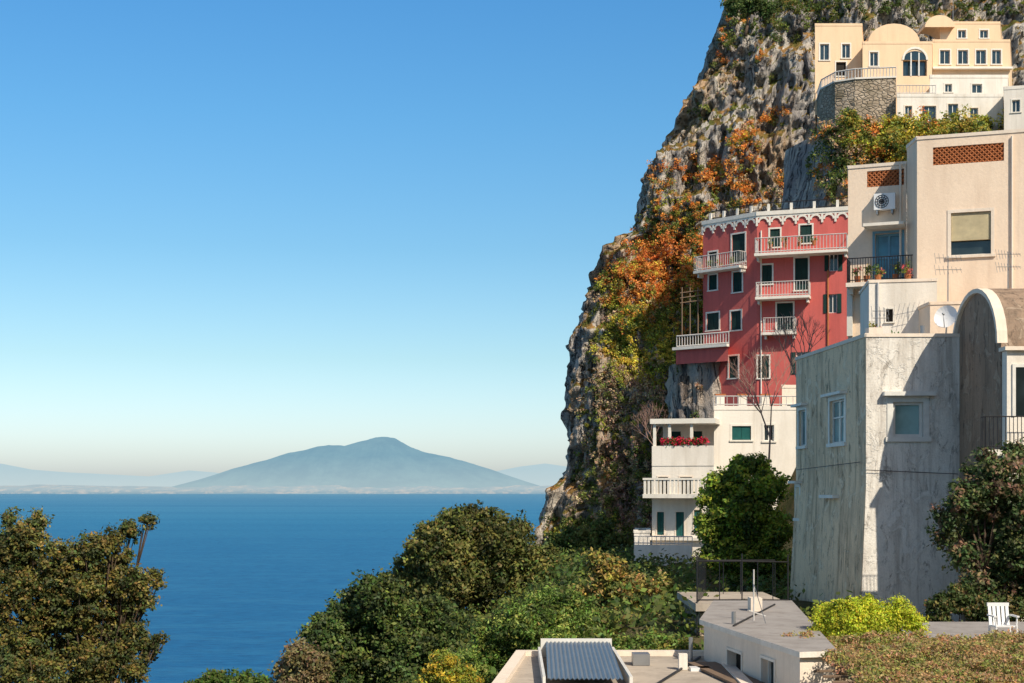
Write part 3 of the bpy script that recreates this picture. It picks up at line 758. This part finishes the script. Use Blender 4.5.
v=blk(940,1000,24,42,144,'peach',5); b.win(v[0],958,30,966,38,'glass'); b.win(v[0],980,30,988,38,'glass')
vault(925,955,27,143,6,1.2,'peach')
b.finish()
b=Building('white_villa',(45,133,160))
v=b.block([bxy(897,131),bxy(1003,131),bxy(1004,140),bxy(899,140)],zz(165,131),zz(97,131),'white','roof',.3)
for r in [(905,106,912,118),(922,106,936,122),(948,104,958,118),(970,108,978,118)]: b.win(v[0],*r,style='glass',trim='creamtrim',tw=.1)
v2=b.block([bxy(930,134),bxy(1008,134),bxy(1009,141),bxy(932,141)],zz(100,134),zz(78,134),'white','roof',.3)
for r in [(945,84,952,92),(972,84,982,93)]: b.win(v2[0],*r,style='glass')
v3=b.block([bxy(1004,128),bxy(1050,127),bxy(1050,138),bxy(1005,138)],zz(160,128),zz(90,128),'white','roof',.3)
b.win(v3[0],1012,100,1020,112,'glass')
b.rail([v[0].pt(0,zz(97,131)+.3,-.1),v[0].pt(3.6,zz(97,131)+.3,-.1)],.8,.3,.025,'whiteiron')
b.finish()
b=Building('stone_terrace_wall',(40,134,160))
pts=[bxy(817,140),bxy(821,136),bxy(835,133.5),bxy(855,132.5),bxy(896,132),bxy(896,142)]
w=b.block(pts,zz(165,133),zz(81,133),'stone','roof',0)
for i in range(4):
    b.rail([w[i].pt(0,zz(81,133),-.05),w[i].pt(w[i].L,zz(81,133),-.05)],1.0,.28,.04,'whiteiron')
    b.p('coping').fbox(w[i],0,w[i].L,zz(81,133)+.003,zz(81,133)+.15+.003*i,-.25,.1,'whitetrim')
b.finish()
tree('stone_pine',150,745,[(735,6,10),(752,2,11),(744,-6,9),(765,8,8)],[(.05,.08,.022,3),(.08,.10,.03,1)],260,34,.13,.45,ground=178,trunk_r=.15)
tree('garden_trees',126,960,[(960,130,14),(945,136,10),(978,134,12),(908,150,14),(890,140,10),(850,118,10)],[(.22,.22,.035,3),(.30,.22,.04,2),(.08,.11,.03,2)],420,34,.11,.38,ground=152,trunk_r=.12)
# ---- foreground roofs
b=Building('flat_roof_house',(2.5,32,120))
fr=b.block([(-.62,27.5),(5.0,27.5),(5.25,36.2),(.15,36.2)],119,125.72,'creamtrim','roof',.12)
q=b.p('corrugated_sheet')
x0,x1=.75,2.35
N=64
for i in range(N):
    xa=x0+(x1-x0)*i/N; xb=x0+(x1-x0)*(i+1)/N
    za=.022*math.sin(i*math.pi/2.); zb=.022*math.sin((i+1)*math.pi/2.)
    q.face([(xa,30,125.95+za),(xb,30,125.95+zb),(xb+.1,35.6,126.12+zb),(xa+.1,35.6,126.12+za)],'corr')
q.box(x0-.03,x1+.15,35.62,35.7,125.73,126.2,'frame'); q.box(x0-.1,x0-.04,30,35.6,125.73,126.0,'frame'); q.box(x1+.13,x1+.2,30,35.6,125.73,126.0,'frame')
q=b.p('roof_clutter')
q.box(2.9,3.3,34,34.5,125.73,126.0,'steel'); q.box(3.9,4.1,33.2,33.4,125.73,126.1,'white'); q.tube((4.4,35,125.7),(4.4,35,126.3),.05,.05,'steel',8)
q.tube((2.6,29,125.76),(4.7,35.5,125.76),.03,.03,'iron',6)
b.finish()
b=Building('terrace_annex_house',(6,34,120))
zt=126.72
pts=[(4.75,35.2),(5.75,28.4),(6.5,28.6),(7.95,41),(5.85,41)]
fr=b.block(pts,119,zt-.12,'creamtrim','roof2',0)
cx_=sum(p[0] for p in pts)/5; cy_=sum(p[1] for p in pts)/5
big=[((p[0]-cx_)*1.08+cx_,(p[1]-cy_)*1.02+cy_) for p in pts]
q=b.p('roof_slab'); q.face([(x,y,zt) for x,y in big],'roof2'); q.face([(x,y,zt-.115) for x,y in big][::-1],'white')
for i in range(5):
    a,c=big[i],big[(i+1)%5]; q.face([(a[0],a[1],zt-.115),(c[0],c[1],zt-.115),(c[0],c[1],zt),(a[0],a[1],zt)],'white')
b.win(fr[0],728,652,742,683,'dark','whitetrim',.06); b.win(fr[0],762,660,775,690,'glass','whitetrim',.06)
q=b.p('awning'); w=fr[0]
q.fbox(w,1.0,5.2,125.75,125.8,.01,.7,'wood')
for uu in(1.05,3.0,5.1): q.fbox(w,uu,uu+.05,123,125.748,.62,.67,'whiteiron')
for zz_ in (124.6,125.1): q.fbox(w,1.1,5.1,zz_,zz_+.04,.63,.66,'whiteiron')
q=b.p('antenna_mast')
q.tube((5.95,35,zt-.3),(5.95,35,zt+1.25),.022,.018,'whiteiron',6); q.tube((5.8,35,zt+.25),(6.25,35,zt+.1),.015,.015,'whiteiron',5)
q.tube((5.95,35,zt+.9),(6.1,34.2,zt),.01,.01,'steel',4)
q=b.p('roof_clutter'); q.box(6.3,6.6,37.5,38,zt,zt+.35,'creamtrim'); q.tube((5.3,34,zt),(5.3,34,zt+.3),.05,.05,'steel',8); q.tube((5.2,33.4,zt+.02),(7.3,39.5,zt+.02),.025,.025,'iron',5)
q=b.p('air_conditioner'); q.box(4.15,4.6,33,33.35,125.2,125.8,'plastic'); q.box(4.2,4.5,32.98,32.99,125.3,125.7,'steel')
b.finish()
b=Building('garden_terrace',(10,33,124))
fr=b.block([(6.7,31.4),(15,31.4),(15,38),(7.6,38)],121,126.4,'stone','roof2',.0)
b.finish()
b=Building('metal_fence',(7,46,126))
z0=zz(603,46); pts=[P(697,603,46),P(742,603,46),P(788,603,47)]
b.rail([tuple(p) for p in pts],1.35,.5,.014,'iron')
b.rail([tuple(P(697,603,46)),tuple(P(706,603,50)),tuple(P(775,603,50))],1.5,.5,.014,'iron')
for pp in pts: b.p('railings').tube(tuple(pp-Vector((0,0,2))),tuple(pp+Vector((0,0,1.6))),.022,.022,'iron',6)
b.p('platform').box(P(695,603,46).x,P(790,603,46).x,45.8,51,z0-.25,z0-.01,'roof'); b.p('platform').box(6.1,9,46.2,50.8,122,z0-.255,'stone')
b.finish()
def antenna(name,px,ytop,ybot,d,n=7,w=.5):
    p=P(px,ybot,d); t=P(px,ytop,d); q=MB(); q.tube(p,t,.025,.018,'steel',6)
    for j,zf in enumerate((.95,.7)):
        c=p.lerp(t,zf); q.tube(c-Vector((w,.1,0)),c+Vector((w,-.1,0)),.012,.012,'steel',4)
        for i in range(n):
            e=c+Vector((-w+2*w*i/(n-1),0,0)); L=.22*(1-.08*i)
            q.tube(e-Vector((0,.1,L)),e+Vector((0,.1,L)),.008,.008,'steel',4)
    return q.make(name,None,tuple(p))
antenna('tv_antenna',948,256,303,55.5); antenna('tv_antenna',1008,252,303,55,9,.45); antenna('tv_antenna',953,-6,24,146,5,.8)
antenna('tv_antenna',880,310,338,52,5,.3)
def dish(name,c,R,dirv):
    q=MB(); z=Vector(dirv).normalized(); rq=z.to_track_quat('Z','Y'); n=20
    rings=[]
    for k in range(6):
        r=R*k/5; rings.append([Vector(c)+rq@Vector((r*math.cos(2*math.pi*i/n),r*math.sin(2*math.pi*i/n),.35*r*r/R)) for i in range(n)])
    for k in range(5):
        for i in range(n):
            j=(i+1)%n; q.face([rings[k][i],rings[k][j],rings[k+1][j],rings[k+1][i]],'plastic')
    q.tube(Vector(c)-rq@Vector((0,0,.02)),Vector(c)-Vector((0,-.2,R*2.2)),.03,.03,'steel',6)
    q.tube(rings[5][n*3//4],Vector(c)+rq@Vector((0,0,R*.9)),.015,.015,'steel',5); q.tube(Vector(c)+rq@Vector((0,0,R*.8)),Vector(c)+rq@Vector((0,0,R)),.04,.04,'steel',6)
    q.make(name,None,c,True)
dish('satellite_dish',tuple(P(947,318,50.5)),.42,(-.75,-1,.35))
def chair():
    e=empty('plastic_chair',tuple(P(1003,648,32.5))); c=P(1003,648,32.5); c.z=126.41; q=MB(); L=tuple(e.location)
    for sx in(-.23,.23):
        for sy in(-.22,.22): q.tube((c.x+sx*1.1,c.y+sy*1.15,c.z),(c.x+sx,c.y+sy,c.z+.42),.022,.026,'plastic',6)
        q.tube((c.x+sx,c.y-.22,c.z+.42),(c.x+sx*1.1,c.y-.2,c.z+.64),.02,.02,'plastic',6)
        q.hexa([(c.x+sx*1.12+a,c.y+b_,c.z+h_) for h_ in(.63,.665) for a,b_ in((-.03,-.25),(.03,-.25),(.03,.24),(-.03,.24))],'plastic')
    q.make('legs_and_arms',e,L)
    q=MB(); q.hexa([(c.x-.25,c.y-.25,c.z+.41),(c.x+.25,c.y-.25,c.z+.41),(c.x+.23,c.y+.23,c.z+.39),(c.x-.23,c.y+.23,c.z+.39),(c.x-.25,c.y-.25,c.z+.445),(c.x+.25,c.y-.25,c.z+.445),(c.x+.23,c.y+.23,c.z+.425),(c.x-.23,c.y+.23,c.z+.425)],'plastic'); q.make('seat',e,L)
    q=MB()
    for i in range(5):
        x=c.x-.2+i*.1; q.hexa([(x-.035,c.y+.23,c.z+.42),(x+.035,c.y+.23,c.z+.42),(x+.035,c.y+.26,c.z+.42),(x-.035,c.y+.26,c.z+.42),(x-.035,c.y+.33,c.z+.86),(x+.035,c.y+.33,c.z+.86),(x+.035,c.y+.36,c.z+.86),(x-.035,c.y+.36,c.z+.86)],'plastic')
    q.box(c.x-.25,c.x+.25,c.y+.325,c.y+.37,c.z+.84,c.z+.92,'plastic'); q.make('backrest',e,L)
chair()
def pergola():
    loc=(9,27,124); e=empty('vine_pergola',loc); q=MB()
    for x in(6.6,8.6,10.6,12.6):
        q.tube((x,24,126.32),(x+.3,31,126.32),.05,.05,'wood',6)
        for y in(24.3,30.6): q.tube((x,y,121),(x,y,126.3),.06,.06,'wood',6)
    for y in np.arange(23.8,31.2,.8): q.tube((5.9,y,126.4),(13.5,y,126.42),.03,.03,'wood',5)
    q.make('beams',e,loc)
    n=2800; x=rng.uniform(6.0,14,n); y=rng.uniform(23.5,31.4,n)
    u=fbm(np.stack([x*1.2,y*1.2,0*x],1),3); z=126.26+u*.55+rng.random(n)*.12+.12*np.clip((x-8)/3,0,1)
    keep=(x>5.9+rng.random(n)*.6)&(u>.30); x=x[keep];y=y[keep];z=z[keep];n=len(x)
    pal=np.array([(.50,.34,.17),(.40,.31,.12),(.24,.25,.07),(.50,.30,.15),(.36,.35,.10)])
    leafmesh('vine_leaves',np.stack([x,y,z],1),pal[rng.integers(0,5,n)],.03,.15,42,e,loc,.4,.6)
pergola()
# ---- trees
tree('pine_tree',30,60,[(22,543,24),(38,522,9),(60,562,22),(92,550,16),(112,541,12),(132,530,10),(148,521,7),(100,575,22),(130,582,18),(152,580,10),(50,600,30),(90,612,28),(10,590,28),(122,650,14),(146,648,13),(158,642,7),(60,640,34),(95,665,26),(15,640,34),(135,672,14),(30,680,34),(85,690,26),(8,518,8),(0,560,26),(122,610,18),(112,632,20),(75,590,26),(20,566,20),(120,560,12),(140,600,12),(135,630,12)],
 [(.12,.11,.03,3),(.17,.135,.038,2),(.065,.08,.025,3),(.04,.05,.018,2)],3300,38,.036,.13,trunk_r=.14)
tree('holm_oak',88,480,[(470,542,30),(436,548,26),(505,546,28),(530,562,22),(418,572,24),(460,575,35),(500,582,34),(540,572,15),(485,524,18),(452,527,18),(398,590,20),(552,555,9),(470,514,8),(520,530,10),(425,530,9),(440,600,30)],
 [(.13,.125,.035,3),(.09,.10,.026,3),(.045,.055,.017,3)],2300,38,.12,.42,trunk_r=.3)
tree('holm_oak',74,375,[(378,598,24),(352,618,26),(326,640,22),(392,628,30),(412,660,32),(342,665,30),(312,668,16),(372,670,32),(432,622,28),(455,640,30),(358,596,10),(322,622,9),(440,665,30)],
 [(.06,.09,.024,3),(.095,.12,.03,2),(.03,.045,.015,3)],2200,38,.105,.4,trunk_r=.26)
tree('dry_tree',68,300,[(300,655,15),(290,673,15),(316,668,14),(304,690,20)],[(.18,.14,.07,3),(.12,.10,.04,2)],330,38,.09,.35,trunk_r=.13)
tree('shrub_tree',100,235,[(215,682,11),(240,686,14),(262,684,9),(196,690,10)],[(.06,.1,.02,3),(.1,.12,.03,1)],300,38,.12,.42,trunk_r=.15)
tree('ash_tree',50,540,[(520,622,24),(550,606,18),(580,620,24),(500,650,28),(540,655,32),(590,655,30),(470,668,22),(560,640,30),(530,598,8),(572,600,9),(485,632,12)],
 [(.12,.18,.035,3),(.08,.125,.026,3),(.19,.22,.05,2),(.045,.07,.018,2)],1600,36,.07,.28,trunk_r=.14,asp=.35,br=1.65)
tree('ash_tree',43,645,[(625,655,20),(655,650,20),(685,655,16),(610,670,18),(640,672,22),(672,672,18),(700,660,8)],
 [(.10,.15,.03,3),(.07,.10,.02,3),(.18,.17,.04,2)],700,36,.065,.26,trunk_r=.12,asp=.4)
tree('mimosa_tree',42,448,[(445,670,16),(430,682,12),(465,680,15),(440,656,6)],[(.36,.27,.03,2),(.16,.19,.03,3)],300,34,.04,.17,trunk_r=.08)
tree('olive_tree',58,640,[(612,580,20),(640,602,26),(672,620,24),(620,622,28),(690,640,18),(652,640,26),(602,640,20),(600,562,10),(660,588,12),(580,600,14),(690,612,10)],
 [(.13,.14,.035,3),(.25,.18,.06,3),(.07,.09,.025,2),(.28,.22,.05,2)],1700,38,.08,.32,trunk_r=.16,br=1.75)
tree('cypress_shrub',120,575,[(580,545,18),(612,552,20),(558,545,12),(640,566,18),(545,562,12),(600,530,10),(575,575,22),(620,585,20)],[(.06,.085,.022,3),(.12,.14,.035,3)],900,36,.15,.5,trunk_r=.2)
tree('lemon_tree',66,745,[(742,470,13),(722,488,18),(768,486,17),(740,508,28),(712,525,16),(772,528,20),(745,548,28),(718,556,18),(776,562,14),(750,580,20),(757,465,10),(706,500,9)],
 [(.22,.25,.03,3),(.14,.19,.028,3),(.06,.09,.02,2)],1700,38,.085,.32,trunk_r=.14)
tree('carob_tree',41,985,[(967,500,20),(1000,480,24),(950,520,14),(985,530,30),(1018,512,26),(1002,565,28),(962,556,14),(1024,590,25),(978,590,18),(985,458,8),(1015,452,10),(945,540,8),(1035,540,34),(940,512,5),(970,470,6)],
 [(.045,.07,.025,4),(.08,.095,.035,2),(.15,.10,.06,1)],1300,34,.062,.24,trunk_r=.13,ground=125.5)
tree('privet_shrub',32.5,865,[(832,618,18),(866,611,16),(898,613,15),(850,630,20),(885,630,19),(818,640,15),(916,624,10),(862,642,18),(835,645,14),(845,607,9)],
 [(.34,.36,.03,4),(.24,.28,.028,2)],1300,44,.027,.13,trunk_r=.06,ground=125.9)
tree('ivy_bush',40,950,[(940,610,12),(960,600,14),(985,612,16),(1010,612,14),(930,625,9)],[(.05,.07,.02,3),(.14,.11,.04,1)],350,40,.05,.2,trunk_r=.05,ground=125.8)
def bare(name,px,py,d,H):
    q=MB(); p=P(px,py,d)
    def rec(a,dv,L,r,k):
        if k==0 or r<.004: return
        b_=a+dv*L; q.tube(a,b_,r,r*.7,'twig',5)
        for i in range(3 if k>2 else 2):
            v=(dv+Vector((random.uniform(-.8,.8),random.uniform(-.6,.6),random.uniform(-.1,.7)))).normalized()
            rec(b_,v,L*random.uniform(.6,.85),r*.62,k-1)
    rec(p,Vector((.05,0,1)),H*.3,.07,7); q.make(name,None,tuple(p))
bare('bare_tree',768,480,76,7.5); bare('bare_tree',800,420,70,5.0); bare('bare_tree',655,470,130,6.5)
# ================================================================= SKY & SUN
w=bpy.data.worlds.new('World'); scene.world=w; w.use_nodes=True; nt=w.node_tree; nt.nodes.clear()
S=Vector((.40,-.63,.66)).normalized()
sky=node(nt,'ShaderNodeTexSky',sky_type='NISHITA'); sky.sun_disc=False
sky.sun_elevation=math.asin(S.z); sky.sun_rotation=math.atan2(S.x,S.y); sky.altitude=100; sky.air_density=1.0; sky.dust_density=1.2; sky.ozone_density=2.0
tc=node(nt,'ShaderNodeTexCoord'); zc=node(nt,'ShaderNodeSeparateXYZ',{0:tc.outputs['Generated']}).outputs[2]
cr=node(nt,'ShaderNodeValToRGB',{0:zc}); el=cr.color_ramp
stops=[(0.0,(1.62,1.68,1.95)),(.035,(1.5,1.62,1.82)),(.09,(1.16,1.40,1.43)),(.165,(.84,1.28,1.40)),(.25,(.68,1.30,1.54)),(.33,(.58,1.28,1.64)),(.6,(1.15,.92,.78)),(1.0,(1.4,1.0,.8))]
el.elements[0].position=0; el.elements[1].position=1
for p_,c_ in stops[1:-1]: el.elements.new(p_)
for e_,(p_,c_) in zip(sorted(el.elements,key=lambda e:e.position),stops): e_.color=tuple(x/4 for x in c_)+(1,)
mm=mix(nt,1.0,sky.outputs[0],cr.outputs[0],'MULTIPLY')
bg=node(nt,'ShaderNodeBackground',{'Color':mm,'Strength':.4}); o=node(nt,'ShaderNodeOutputWorld'); nt.links.new(bg.outputs[0],o.inputs[0])
ld=bpy.data.lights.new('sun','SUN'); ld.energy=5.0; ld.angle=math.radians(.5); ld.color=(1,.90,.74)
lo=bpy.data.objects.new('sun',ld); lo.rotation_euler=(-S).to_track_quat('-Z','Y').to_euler(); lo.location=(50,-100,250); link(lo)
cd=bpy.data.cameras.new('camera'); cam=bpy.data.objects.new('camera',cd); link(cam)
cd.lens=50; cd.sensor_width=36; cd.shift_y=(HY-341.5)/1024; cd.clip_end=150000; cd.clip_start=.1
cam.location=(0,0,CZ); cam.rotation_euler=(math.pi/2,0,0); scene.camera=cam
